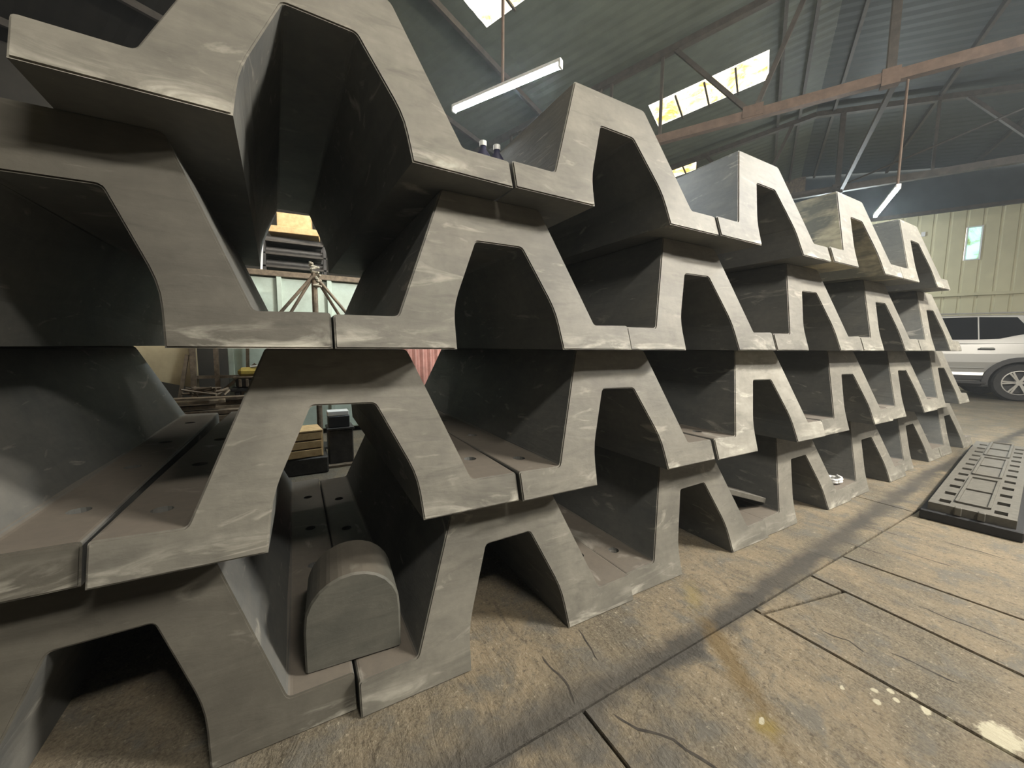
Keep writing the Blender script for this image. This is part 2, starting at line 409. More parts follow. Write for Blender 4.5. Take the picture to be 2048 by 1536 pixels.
# find the panel slot that holds the slit window
k0 = -7.4+pw*math.floor((5.58+7.4)/pw)
mb = MB(); mb.box((0, 0, 0), (.02, pw-.06, VZ1-VZ0), Matrix.Rotation(ANG, 3, 'Z')); w5 = tag(mb.build('window_5', M_PANE, None, loc=B(RW+.02, k0+pw/2, (VZ0+VZ1)/2)), kind='structure')
mb = MB()
for dz in (VZ0, VZ1): mb.beam(B(RW-.02, k0+.01, dz), B(RW-.02, k0+pw-.01, dz), .05, .03)
for tt in (k0+.02, k0+pw-.02): mb.beam(B(RW-.02, tt, VZ0), B(RW-.02, tt, VZ1), .05, .03)
o = mb.build('window_frame', M_WHITE); o.parent = w5; o.matrix_parent_inverse = Matrix.Translation(-w5.location)
mb = MB(); mb.box((0, 0, 0), (.05, .07, .12), Matrix.Rotation(ANG, 3, 'Z')); tag(mb.build('wall_lamp', M_WHITE, None, loc=B(RW-.05, 4.69, 4.17)), 'small white box fitting high on the cream wall', 'wall light')
mb = MB()
for tt0, tt1 in ((-7.4, RIDGE), (RIDGE, 11)):
    mb.add([B(RW+.05, tt0, 4.68), B(RW+.05, tt1, 4.68), B(RW+.05, tt1, roof_z(tt1)+.05), B(RW+.05, tt0, roof_z(tt0)+.05)], [(0, 1, 2, 3)])
tag(mb.build('wall_gable', M_TEAL), kind='structure')
mb = MB(); mb.beam(B(RW-.02, 1.46, 6.1), B(RW-.02, 2.02, 6.1), .05, .62); tag(mb.build('trim_1', M_RUST), kind='structure')
# left side wall and the near gable, both dark
mb = MB(); mb.add([B(-7, -7.4, 0), B(RW, -7.4, 0), B(RW, -7.4, 5.1), B(-7, -7.4, 5.1)], [(0, 1, 2, 3)]); tag(mb.build('wall_left', M_DARKWALL), kind='structure')
mb = MB(); mb.add([B(-7, -7.4, 0), B(-7, 11, 0), B(-7, 11, 5.0), B(-7, RIDGE, 6.35), B(-7, -7.4, 5.1)], [(0, 1, 2, 3, 4)]); tag(mb.build('wall_near', M_DARKWALL), kind='structure')

# far side wall behind camera, unseen; doorway added and sized to limit daylight
DR0, DR1, DZ = 7.2, 10.0, 3.2
mb = MB()
for a, b, z0, z1 in ((-7, DR0, 0, 5.1), (DR1, RW, 0, 5.1), (DR0, DR1, DZ, 5.1)):
    mb.add([B(a, 11, z0), B(b, 11, z0), B(b, 11, z1), B(a, 11, z1)], [(0, 1, 2, 3)])
tag(mb.build('wall_front', M_DARKWALL), kind='structure')

# ================================================================== TRUSSES
def truss(R_, label, M_STEEL=M_STEEL):
    tr = thing('roof_truss', label, 'truss', B(R_, RIDGE, 0), ANG, 'roof trusses')
    # local: x along RV, y along -TV
    L = lambda t, z: Vector((0, -(t-RIDGE), z))
    zb = 4.5; top = lambda t: roof_z(t)-.13
    def part(n, a, b, w, h, m):
        mb = MB(); mb.beam(a, b, w, h); mb.build(n, m, tr)
    part('bottom_chord', L(-7.3, zb), L(11, zb), .10, .13, M_STEEL)
    part('top_chord', L(-7.3, top(-7.3)), L(RIDGE, top(RIDGE)), .10, .10, M_STEELD)
    part('top_chord', L(RIDGE, top(RIDGE)), L(11, top(11)), .10, .10, M_STEELD)
    part('king_post', L(2.36, zb), L(2.36, top(2.36)), .09, .09, M_STEELD)
    for n_ in (.87, -2.1, -5.0, 5.3, 8.2):
        part('web_diagonal', L(n_, zb), L(n_-1.15, top(n_-1.15)), .06, .06, M_STEELD)
        part('web_diagonal', L(n_, zb), L(n_+.62, top(n_+.62)), .06, .06, M_STEELD)
    for n_ in (-.45, -1.3, -2.1, -3.4, -4.2, -5.0, 3.8, 6.8):
        part('web_post', L(n_, zb), L(n_, top(n_)), .045, .045, M_STEELD)
    mb = MB(); mb.box(L(2.36, zb), (.115, .18, .20)); mb.build('gusset_plate', M_STEEL, tr)
    mb = MB(); mb.box(L(.87, zb+.04), (.12, .26, .16)); mb.build('gusset_plate', M_STEEL, tr)
    return tr
truss(6.88, 'red-brown steel roof truss nearest the camera, carrying the hanging lamp rods')
truss(10.98, 'second steel roof truss, further back in front of the cream wall', M_STEELD)
for R_, nm in ((6.88, 0),):
    mb = MB(); mb.beam((0, 0, 0), RV*4.1, .06, .06); tag(mb.build('tie_beam', M_STEELD, loc=B(6.88, 2.42, 4.46)), 'steel tie running between the two roof trusses at king post', 'beam')
mb = MB(); mb.tube((0, 0, 0), B(6.88, 5.76, 0)-B(10.9, 2.36, 0), .018, 8); tag(mb.build('wind_brace', M_STEELD, loc=B(10.9, 2.36, 4.52)), 'thin diagonal brace rod crossing between the trusses at upper right', 'brace')
i = 0
pl = ['lowest roof purlin at the left eave', 'second roof purlin from the left eave', 'third roof purlin from the left eave', 'fourth roof purlin from the left eave, below the skylights', 'fifth roof purlin from the left eave, crossing above the skylights', 'roof purlin just left of the ridge', 'roof purlin just right of the ridge', 'second roof purlin right of the ridge', 'third roof purlin right of the ridge']
for t in (-6.9, -5.5, -4.1, -2.7, -.05+1.25, 1.6, 2.2, 3.8, 5.4):
    mb = MB(); mb.beam((0, 0, 0), RV*21.5, .05, .09); tag(mb.build('purlin', M_STEELD, loc=B(-6.7, t, roof_z(t)-.075)), pl[i], 'purlin', 'roof purlins'); i += 1

# ================================================================== LAMPS
def lamp(p, d, label, rod_to, L=1.15, rod_at=0., mat=None):
    d = Vector(d).normalized(); t = thing('tube_lamp', label, 'lamp', p, math.atan2(d.y, d.x), 'hanging tube lamps')
    mb = MB(); mb.box((0, 0, .045), (L, .05, .035)); mb.build('housing', M_WHITE, t, bevel=.005)
    mb = MB(); mb.tube((-L/2+.03, 0, .012), (L/2-.03, 0, .012), .019, 12); mb.build('tube', mat or M_TUBE, t)
    for s in (-1, 1):
        mb = MB(); mb.box((s*(L/2-.012), 0, .02), (.024, .05, .055)); mb.build('end_cap', M_WHITE, t, bevel=.004)
    mb = MB(); mb.tube((rod_at, 0, .06), (rod_at, 0, rod_to-p[2]), .014, 8); mb.build('hanger_rod', M_STEEL, t)
    return t
a, b = Vector((1.843, 2.638, 3.3)), Vector((2.393, 1.613, 3.3))
lamp((a+b)/2, b-a, 'lit tube lamp hanging above the first two fenders of the top row', 5.95)
a, b = Vector((8.389, 1.574, 3.1)), Vector((7.225, .975, 3.1))
lamp((a+b)/2, b-a, 'lit tube lamp hanging from the truss over the far end of stack', 4.5, 1.3, .59)
lamp(B(4.0, 2.75, 3.3), RV, 'lit tube lamp just above the upper right of the view', 6.0, mat=M_TUBE5)
lamp((4.9, -2.4, 3.8), RV, 'added unseen tube lamp over the aisle to the right of the camera', 5.9, mat=M_TUBE2)  # unseen lamp added as key light on the fender fronts
lamp((1.3, -3.1, 3.95), RV, 'added unseen tube lamp over the aisle behind the camera', 5.6, mat=M_TUBE3)  # unseen lamp added to lift the fender flanks
lamp((8.2, -4.2, 4.35), RV, 'added unseen tube lamp over the aisle right of the moulded pads', 5.75, mat=M_TUBE2)  # second unseen key lamp, added further right
lamp((.75, 3.3, 3.15), (1, .1, 0), 'added unseen tube lamp behind the stack above the mint bin', 5.4, mat=M_TUBE4)  # unseen lamp added to brighten the things behind the stack
lamp(B(13.0, 2.6, 3.9), TV, 'lit tube lamp over the silver car beside the cream wall', 6.1)

# ================================================================== ARCH FENDERS
H = .52; FW = 1.0760; DD = .1597; TT = .093; AA = .3673; CC = .1914; CI = .0885; TC = .1658; KK = .1906; HK = .1279; BB = .2012; LEN = 1.9682
def arc(p0, p1, p2, r, n=3):
    """round corner p1"""
    p0, p1, p2 = V2(*p0), V2(*p1), V2(*p2); a = p1+(p0-p1).normalized()*r; b = p1+(p2-p1).normalized()*r
    out = []
    for i in range(n+1):
        k = i/n; q = a*(1-k)**2 + p1*2*k*(1-k) + b*k*k; out.append((q.x, q.y))
    return out
def fender_mesh(seed, name='arch_fender'):
    rn = random.Random(seed); j = lambda s=.004: rn.uniform(-s, s)
    w = FW/2-.0025
    c = [(-w, 0), (-w, TT+j()), (-AA+j(), TT+j(.002)), (-CC+j(.006), H), (CC+j(.006), H), (AA+j(), TT+j(.002)), (w, TT+j()), (w, 0),
         (BB+j(), 0), (KK+j(), HK+j(.01)), (CI+j(.006), H-TC+j(.006)), (-CI+j(.006), H-TC+j(.006)), (-KK+j(), HK+j(.01)), (-BB+j(), 0)]
    rr = {1: .010, 2: .012, 3: .010, 4: .018, 5: .012, 6: .010, 9: .05, 10: .012, 11: .012, 12: .05}
    prof = []
    for i, p in enumerate(c):
        if i in rr: prof += arc(c[i-1], p, c[(i+1) % len(c)], rr[i])
        else: prof.append(p)
    n = len(prof); vs = []
    ys = [0., .25, .5, .75, 1.]
    for k in ys:
        for x, z in prof:
            y0 = DD*z/H; y1 = LEN-DD*z/H; wob = 0 if k in (0., 1.) else j(.003)
            vs.append((x+wob, y0+(y1-y0)*k, z))
    fs = [tuple(range(n)), tuple(range(len(vs)-1, len(vs)-n-1, -1))]; ms = [1, 1]
    for l in range(len(ys)-1):
        for i in range(n):
            a = l*n+i; b = l*n+(i+1) % n; fs.append((a, a+n, b+n, b)); ms.append(0)
    me = bpy.data.meshes.new(name); me.from_pydata(vs, [], fs); me.materials.append(M_SKIN); me.materials.append(M_CUT)
    me.polygons.foreach_set('material_index', ms)
    bm = bmesh.new(); bm.from_mesh(me); bmesh.ops.recalc_face_normals(bm, faces=bm.faces)
    end = [e for e in bm.edges if len({f.material_index for f in e.link_faces}) == 2]
    bmesh.ops.bevel(bm, geom=end, offset=.0045, segments=2, affect='EDGES', clamp_overlap=True, material=1)
    bm.to_mesh(me); bm.free()
    # blind bolt holes along both flanges
    ob = bpy.data.objects.new('tmp', me); COL.objects.link(ob)
    cb = MB()
    for s in (-1, 1):
        for y in ((.20, .62, 1.05, 1.5) if s < 0 else (.26, .70, 1.1, 1.6)):
            cb.tube((s*(.455+j(.01)), y+j(.02), TT-.055), (s*(.455+j(.01)), y+j(.02), TT+.05), .024, 14)
    cut = cb.build('tmp_cut', M_SKIN)
    md = ob.modifiers.new('b', 'BOOLEAN'); md.object = cut; md.solver = 'EXACT'
    dg = bpy.context.evaluated_depsgraph_get(); dg.update()
    res = bpy.data.meshes.new_from_object(ob.evaluated_get(dg)); res.name = name
    bpy.data.objects.remove(ob); bpy.data.objects.remove(cut)
    for p in res.polygons: p.use_smooth = False
    return res
FM = [fender_mesh(s) for s in (1, 2, 3, 4, 5, 6)]
ORG = [0, -1.0843, -.0286, -.0235]
ADJ = {(0, 1): (.0022, -.0356, 0, 0), (0, 2): (-.001, -.0134, 0, 0), (1, 0): (.003, .040, .010, 0), (1, 1): (.012, .012, -.018, .001), (1, 2): (.014, -.0115, 0, 0),
       (1, 3): (.013, -.0258, 0, 0), (1, 4): (.011, -.0205, 0, 0), (1, 5): (.009, 0, 0, 0), (1, 6): (.007, .0209, 0, 0), (2, 0): (.0015, .006, 0, 0),
       (2, 1): (.0012, -.004, 0, 0), (2, 2): (-.0005, .0045, 0, 0), (3, 0): (.010, .0087, .0378, 0), (3, 1): (.0089, .0197, 0, 0),
       (3, 2): (.004, .0097, 0, 0), (3, 3): (0, -.0035, 0, 0), (3, 4): (.001, -.0012, 0, 0),
       (0, 5): (0, .06, .0, 0), (0, 6): (0, .06, 0, 0), (0, 4): (0, .015, 0, 0)}
ROWN = ['bottom', 'second', 'third', 'top']
RNG = [(0, 7), (0, 7), (0, 6), (0, 5)]
NTH = ['first', 'second', 'third', 'fourth', 'fifth', 'sixth', 'last']
LOOK = {(3, 0): 'large near rubber arch fender with bright scuffed edges, first from left in the top row',
        (3, 3): 'rubber arch fender with a dust-mottled cream flank, fourth from left in the top row',
        (1, 3): 'rubber arch fender with pale scuffed legs, fourth from left in second row from floor',
        (2, 0): 'shaded rubber arch fender cut by left frame edge, first from left in third row up'}
NRW = ['bottom row', 'second row from floor', 'third row from floor', 'top row']
k = 0
for row in range(4):
    a, b = RNG[row]
    for idx in range(a, b):
        dx, dy, rz, dz = ADJ.get((row, idx), (0, 0, 0, 0))
        cx = ORG[row]+(idx+.5)*FW-(FW/2 if row in (0, 2) else 0)+dx
        o = link('arch_fender', FM[(k*5+row*2+idx) % 6], None, (cx, dy, row*H+(0.0015 if row == 0 else .0015+.0004*row)), (0, 0, rz)); k += 1
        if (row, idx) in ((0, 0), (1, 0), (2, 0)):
            o.data = o.data.copy(); o.data.materials[1] = M_CUT_SHADE  # left fenders get the face with shade in its colour
        if (row, idx) in ((3, 3), (1, 3)):
            o.data = o.data.copy(); o.data.materials[0 if row == 3 else 1] = M_SKINC if row == 3 else M_CUTL
        nth = 'last' if idx == b-1 else NTH[idx]
        lab = LOOK.get((row, idx)) or ('grey rubber arch fender, last at the right end of the %s' % NRW[row] if idx == b-1 else 'grey rubber arch fender, %s from left in the %s' % (NTH[idx], NRW[row]))
        tag(o, lab, 'fender', 'stacked rubber arch fenders')

# ================================================================== D-SHAPED BLOCK on the bottom flange
mb = MB(); pr = [(-.135, 0), (-.135, .13)]
for i in range(1, 12):
    a = PI-PI*i/12; pr.append((.135*math.cos(a), .145+.135*math.sin(a)))
pr += [(.135, .13), (.135, 0)]
mb.prism(pr, 0, .22)
tag(mb.build('fender_block', M_BLOCK, bevel=.006, loc=(.545, .075, TT+.003), rot=(0, 0, rad(-4))), 'round-topped D-shaped rubber block standing on the bottom flanges between two fenders', 'block')

# ================================================================== PLANK, RING on the bottom row
mb = MB(); mb.beam((-.20, 0, .075), (.205, 0, -.06), .22, .032)
tag(mb.build('timber_plank', M_PAD, bevel=.003, loc=(2.665, .22, .195)), 'short plank lying in the dip between third and fourth bottom-row fenders', 'plank')
mb = MB()
pts = [Vector((.07*math.cos(a)*(1+.1*math.sin(3*a)), .05*math.sin(a), .018+.03*(i/18))) for i, a in enumerate([2*PI*k/9 for k in range(19)])]
mb.path(pts, .010, 8)
tag(mb.build('hose_coil', M_WHITE, smooth=True, loc=(3.76, .12, TT-.006)), 'small pale coil of hose lying on a far bottom-row flange', 'hose')

# ================================================================== RUBBER PAD WITH SQUARE HOLES
def pad(loc, rz, label, n=12):
    p = thing('track_pad', label, 'pad', loc, rz, 'moulded pads on the floor')
    Lp = .225*n+.08
    mb = MB(); mb.box((Lp/2, 0, .03), (Lp+.06, .40, .06)); mb.build('base', M_BLACK, p, bevel=.006)
    mb = MB(); z0, z1 = .06, .108
    # top plate with real square holes: three long strips and cross bars
    yl = [(-.17, -.135), (-.085, .085), (.135, .17)]
    for a, b in yl: mb.box((Lp/2, (a+b)/2, (z0+z1)/2), (Lp, b-a, z1-z0))
    for s in (-1, 1):
        x = 0
        for k in range(n+1):
            x1 = .06+.225*k if k < n else Lp
            mb.box(((x+x1)/2, s*.11, (z0+z1)/2), (x1-x, .05, z1-z0)); x = x1+.075
    mb.build('top_plate', M_PAD, p)
    for k in range(3):
        rb = MB(); x0 = .12+k*.93; x1 = x0+.80; y = .065; h = .012; zz = z1+h/2
        rb.box(((x0+x1)/2, -y, zz), (x1-x0, .014, h)); rb.box(((x0+x1)/2, y, zz), (x1-x0, .014, h))
        rb.box((x0, 0, zz), (.014, 2*y, h)); rb.box((x1, 0, zz), (.014, 2*y, h)); rb.box(((x0+x1)/2, 0, zz), (.012, 2*y, h*.7))
        rb.build('raised_rib', M_PAD, p)
    for s in (-1, 1):
        lg = MB(); lg.box((-.006, s*.045, .09), (.03, .03, .05)); lg.build('lug', M_PAD, p, bevel=.004)
    return p
pad((3.86, -.515, 0), rad(6.6), 'long black moulded pad with two rows of square holes on the floor')
pad((4.45, -.89, 0), rad(6.6), 'second moulded pad, cut by right frame edge, behind the long pad', 10)

# ================================================================== SUV
def car():
    c = thing('car', 'silver sport utility car with tinted windows parked at the cream wall', 'car', B(13.15, 4.345, 0), math.atan2(-TV.y, -TV.x))
    # local x forward, y left (towards the viewer), z up
    st = [(-2.38, .70, .50, 1.05), (-2.30, .86, .42, 1.20), (-1.9, .915, .38, 1.27), (-1.0, .925, .36, 1.25), (0, .93, .36, 1.23), (1.0, .93, .36, 1.20), (1.75, .91, .38, 1.16), (2.25, .82, .42, 1.02), (2.42, .62, .50, .86)]
    mb = MB(); ring = []
    for x, w, zb, zt in st:
        zr = zt-zb
        half = [(w*.55, zb), (w*.93, zb+.02), (w*.985, zb+.14), (w*.965, zb+.22), (w*1.0, zb+zr*.50), (w*.985, zb+zr*.70), (w*.955, zt-.06), (w*.90, zt), (w*.5, zt+.015)]
        ring.append([(x, y, z) for y, z in half] + [(x, -y, z) for y, z in reversed(half)])
    n = len(ring[0]); vs = [p for r_ in ring for p in r_]
    fs = [tuple(range(n)), tuple(range(len(vs)-1, len(vs)-n-1, -1))] + [(l*n+i, l*n+n+i, l*n+n+(i+1) % n, l*n+(i+1) % n) for l in range(len(st)-1) for i in range(n)]
    mb.add(vs, fs); body = mb.build('body', [M_SILVER, M_CLAD])
    cb = MB()
    for x in (-1.375, 1.375): cb.tube((x, -1.2, .37), (x, 1.2, .37), .47, 40)
    cut = cb.build('tmp', M_CLAD); md = body.modifiers.new('b', 'BOOLEAN'); md.object = cut; md.solver = 'EXACT'
    md.material_mode = 'TRANSFER'
    dg = bpy.context.evaluated_depsgraph_get(); dg.update()
    me = bpy.data.meshes.new_from_object(body.evaluated_get(dg)); me.name = 'body'
    body.modifiers.clear(); body.data = me; bpy.data.objects.remove(cut); body.parent = c
    # greenhouse: a tapering loft
    g = MB(); prof = [(-2.22, 1.26, .80), (-1.95, 1.72, .70), (-1.6, 1.80, .69), (.2, 1.82, .70), (.75, 1.74, .69), (1.45, 1.22, .80)]
    vs = []; base = []
    for x, z, w in prof:
        vs += [(x, -w, z), (x, w, z)]
    lo = [(-2.25, 1.2, .86), (-2.1, 1.2, .87), (-1.6, 1.2, .875), (.2, 1.2, .875), (.75, 1.2, .87), (1.5, 1.16, .82)]
    for x, z, w in lo: vs += [(x, -w, z), (x, w, z)]
    k = len(prof); fs = []
    for i in range(k-1):
        fs += [(2*i, 2*i+1, 2*i+3, 2*i+2), (2*i, 2*i+2, 2*k+2*i+2, 2*k+2*i), (2*i+1, 2*k+2*i+1, 2*k+2*i+3, 2*i+3)]
    fs += [(0, 2*k, 2*k+1, 1), (2*k-2, 2*k-1, 4*k-1, 4*k-2)]
    g.add(vs, fs); g.build('cabin', M_SILVER, c, bevel=.02)
    def side(z): return .875-(z-1.2)/.6*.182        # half width of the cabin at height z
    def glass(name, pts):
        for s in (1, -1):
            m_ = MB(); vs = [(x, s*(side(z)+.012), z) for x, z in pts] + [(x, s*(side(z)-.03), z) for x, z in pts]; n_ = len(pts)
            m_.add(vs, [tuple(range(n_)), tuple(range(2*n_-1, n_-1, -1))] + [(i, i+n_, (i+1) % n_+n_, (i+1) % n_) for i in range(n_)]); m_.build(name, M_GLASS, c)
    glass('front_window', [(.27, 1.27), (1.20, 1.25), (.76, 1.68), (.27, 1.76)])
    glass('rear_window', [(-.74, 1.285), (.21, 1.275), (.21, 1.76), (-.74, 1.77)])
    glass('quarter_window', [(-1.50, 1.42), (-1.25, 1.36), (-1.05, 1.30), (-.765, 1.288), (-.765, 1.77), (-1.30, 1.75)])
    glass('rear_corner_window', [(-2.08, 1.47), (-1.60, 1.44), (-1.42, 1.66), (-1.93, 1.67)])
    for s in (1, -1):
        m_ = MB(); m_.path([(-1.75, s*.66, 1.80), (-1.6, s*.665, 1.845), (.4, s*.665, 1.86), (.55, s*.66, 1.815)], .018, 8); m_.build('roof_rail', M_ALLOY, c)
        for hx in (-.86, .20):
            m_ = MB(); m_.box((hx, s*.935, 1.10), (.20, .035, .028)); m_.build('door_handle', M_SILVER, c, bevel=.008)
            m_ = MB(); m_.box((hx, s*.912, 1.08), (.24, .02, .03)); m_.build('handle_recess', M_CLAD, c)
        m_ = MB(); m_.box((0, s*.90, .36), (1.78, .16, .05)); m_.build('side_step', M_CLAD, c, bevel=.012)
        m_ = MB(); m_.box((0, s*.905, .47), (1.80, .045, .10)); m_.build('sill_trim', M_CLAD, c, bevel=.01)
        m_ = MB(); m_.box((1.05, s*1.0, 1.30), (.12, .20, .15)); m_.build('wing_mirror', M_SILVER, c, bevel=.03)
        m_ = MB(); m_.box((-2.27, s*.80, 1.12), (.14, .16, .18)); m_.build('tail_lamp', M_TAIL, c, bevel=.02)
        m_ = MB(); m_.box((2.30, s*.66, .90), (.14, .28, .12)); m_.build('headlamp', M_WHITE, c, bevel=.02)
        m_ = MB(); m_.box((-.0, s*.926, .68), (1.7, .02, .03)); m_.build('door_moulding', M_SILVER, c, bevel=.006)
        for x in (-1.375, 1.375):
            # wheel-arch cladding: a half ring
            m_ = MB(); vs = []; q = 20
            for i in range(q+1):
                a = -.12+(PI+.24)*i/q
                for rr_, yy in ((.455, .90), (.455, .955), (.545, .945), (.545, .90)): vs.append((x+rr_*math.cos(a), s*yy, .37+rr_*math.sin(a)))
            m_.add(vs, [(4*i+e, 4*i+(e+1) % 4, 4*i+4+(e+1) % 4, 4*i+4+e) for i in range(q) for e in range(4)]); m_.build('wheel_arch', M_CLAD, c)
            X = Matrix.Translation((x, s*.80, .385)) @ Matrix.Rotation(-s*PI/2, 4, 'X')
            wh = MB(); wh.lathe([(.25, -.10), (.36, -.11), (.385, -.07), (.385, .07), (.36, .11), (.25, .10), (.25, -.10)], 36, 0, X); tyre = wh.build('wheel', M_TYRE, c)
            rm = MB(); rm.lathe([(.252, -.08), (.252, .095), (.235, .09), (.22, .03), (.0, .02)], 36, 0, X); rm.build('rim_barrel', M_CLAD, tyre)
            sp = MB()
            for i in range(6):
                for dd in (-.10, .10):
                    a = 2*PI*i/6+dd; d_ = Vector((math.cos(a), math.sin(a), 0)); e_ = Vector((-math.sin(2*PI*i/6), math.cos(2*PI*i/6), 0))
                    p0 = X @ (d_*.05+Vector((0, 0, .085))); p1 = X @ (d_*.245+Vector((0, 0, .095))); sp.beam(p0, p1, .024, .03)
            sp.lathe([(.0, .10), (.05, .10), (.062, .08), (.062, .04)], 20, 0, X)
            sp.lathe([(.236, .092), (.236, .106), (.253, .104), (.253, .09)], 36, 0, X)
            sp.build('spokes', M_ALLOY, tyre)
    m_ = MB(); m_.box((-2.36, 0, .60), (.14, 1.5, .26)); m_.build('rear_bumper', M_SILVER, c, bevel=.04)
    m_ = MB(); m_.box((2.36, 0, .56), (.16, 1.4, .26)); m_.build('front_bumper', M_SILVER, c, bevel=.04)
    m_ = MB(); m_.box((2.40, 0, .86), (.06, .9, .18)); m_.build('grille', M_CLAD, c, bevel=.02)
    m_ = MB(); m_.box((0, 0, .33), (4.3, 1.5, .14)); m_.build('underbody', M_CLAD, c)
    wsx = MB(); wsx.add([(.79, -.64, 1.73), (.79, .64, 1.73), (1.47, .74, 1.24), (1.47, -.74, 1.24)], [(0, 1, 2, 3)]); wsx.add([(.76, -.64, 1.70), (.76, .64, 1.70), (1.44, .74, 1.21), (1.44, -.74, 1.21)], [(0, 1, 2, 3)]); wsx.build('windscreen', M_GLASS, c)
car()

# ================================================================== BEHIND THE STACK
def boxes(name, lst, mat, parent, bevel=.004):
    mb = MB()
    for c_, d_ in lst: mb.box(c_, d_)
    return mb.build(name, mat, parent, bevel=bevel)
# steel bin with a rack and timbers on top
h = thing('storage_bin', 'mint-green steel bin seen through the gap behind the third row', 'bin', (.55, 3.95, 0))
boxes('bin_body', [((0, .5, .93), (1.5, 1.0, 1.74))], M_MINT, h, .01)
for x in (-.72, -.25, .25, .72): boxes('stiffener', [((x, -.02, .93), (.05, .05, 1.74))], M_MINT, h)
boxes('rim', [((0, .0, 1.83), (1.56, .10, .06))], M_RUST, h); boxes('rim', [((0, 1.0, 1.83), (1.56, .06, .06))], M_RUST, h)
boxes('foot', [((-.6, .5, .03), (.12, .9, .06))], M_IRON, h); boxes('foot', [((.6, .5, .03), (.12, .9, .06))], M_IRON, h)
rk = thing('roller_rack', 'dark steel rack of rollers standing on the mint bin', 'rack', (.47, 4.02, 1.86))
for x in (-.30, .30):
    for y in (0, .4): boxes('post', [((x, y, .215), (.035, .035, .43))], M_IRON, rk)
for z in (.06, .20, .34): boxes('shelf_bar', [((0, 0, z), (.66, .035, .025))], M_STEELD, rk); boxes('shelf_bar', [((0, .4, z), (.66, .035, .025))], M_STEELD, rk)
for z in (.10, .24, .36):
    for y in (.06, .2, .34):
        mb = MB(); mb.tube((-.28, y, z), (.28, y, z), .042, 12); mb.build('roller', M_IRON, rk)
mb = MB(); mb.beam((-.33, -.01, .0), (-.30, -.01, .43), .02, .02); mb.build('edge_strip', M_WHITE, rk)
mb = MB(); mb.box((0, 0, .035), (.50, .30, .07)); tag(mb.build('timber_board', M_WOOD, bevel=.004, loc=(.48, 4.14, 2.296), rot=(0, 0, rad(-6))), 'wide pale timber board lying on top of the roller rack', 'board')
bx = thing('wooden_box', 'small pale wooden box on the board above the roller rack', 'box', (.485, 4.16, 2.369), rad(-6))
boxes('side_panel', [((0, -.10, .08), (.34, .02, .16))], M_WOOD, bx); boxes('side_panel', [((0, .10, .08), (.34, .02, .16))], M_WOOD, bx)
boxes('end_panel', [((-.16, 0, .08), (.02, .18, .16))], M_WOOD, bx); boxes('end_panel', [((.16, 0, .08), (.02, .18, .16))], M_WOOD, bx); boxes('bottom_panel', [((0, 0, .008), (.30, .18, .016))], M_WOOD, bx)
# tripod with rope
tp = thing('braced_post', 'steel post with slanting braces and a knot of rope at its top', 'post', (.62, 3.3, 0))
for x0, y0, z0 in ((-.37, -.03, 1.28), (.37, -.03, 1.28), (-.27, .04, 1.28), (.27, .04, 1.28)):
    mb = MB(); mb.tube((x0, y0, z0), (x0*.03, y0*.3, 1.74), .015, 8); mb.build('brace', M_RUST, tp)
mb = MB(); mb.tube((0, 0, 0), (0, 0, 1.77), .027, 10); mb.build('upright', M_RUST, tp)
mb = MB(); mb.beam((-.42, 0, 1.27), (.42, 0, 1.27), .09, .04); mb.build('crossbar', M_RUST, tp)
mb = MB(); mb.box((0, 0, .012), (.26, .26, .024)); mb.build('foot_plate', M_IRON, tp)
mb = MB(); rn = random.Random(4); p = Vector((-.04, -.05, 1.86)); pts = [p]
for i in range(26):
    pts.append(Vector((rn.uniform(-.05, .05)+.03*(i/26), rn.uniform(-.07, .05), 1.86-.25*i/26)))
mb.path(pts, .010, 6); mb.build('rope', M_ROPE, tp)
# cream sheet hanging in a curve
mb = MB(); vs = []; q = 10
for i in range(q+1):
    k = i/q; x = -1.25+.80*k; zb = .86-.26*k**.8
    vs += [(x, 4.0-.1*k, 1.25), (x, 4.0-.1*k, zb), (x, 4.02-.1*k, 1.25), (x, 4.02-.1*k, zb)]
fs = []
for i in range(q): fs += [(4*i, 4*i+4, 4*i+5, 4*i+1), (4*i+2, 4*i+3, 4*i+7, 4*i+6), (4*i+1, 4*i+5, 4*i+7, 4*i+3), (4*i, 4*i+2, 4*i+6, 4*i+4)]
mb.add(vs, fs); mb.v = [p-Vector((-.85, 4.0, .6)) for p in mb.v]
tag(mb.build('trough_sheet', M_SHEET, loc=(-.85, 4.0, .6)), 'cream curved sheet hanging behind the left gap of the second row', 'sheet')
# steel frame of posts
fr = thing('post_rack', 'rusty rack of leaning steel posts behind the scrap timber', 'rack', (-.35, 3.87, 0))
for a, b, w in (((-.14, 0, 0), (-.12, 0, 1.5), .045), ((.06, .01, 0), (.06, .01, 1.5), .04), ((-.33, 0, .1), (-.17, 0, .95), .03), ((.02, -.02, .5), (.40, -.02, .85), .03), ((.10, .01, .32), (.46, .01, .78), .03), ((-.12, .01, .72), (.24, .01, .72), .03), ((.16, -.01, .2), (.42, -.01, .6), .025), ((.3, .01, 0), (.34, .01, 1.2), .03)):
    mb = MB(); mb.beam(a, b, w, w); mb.build('post', M_RUST, fr)
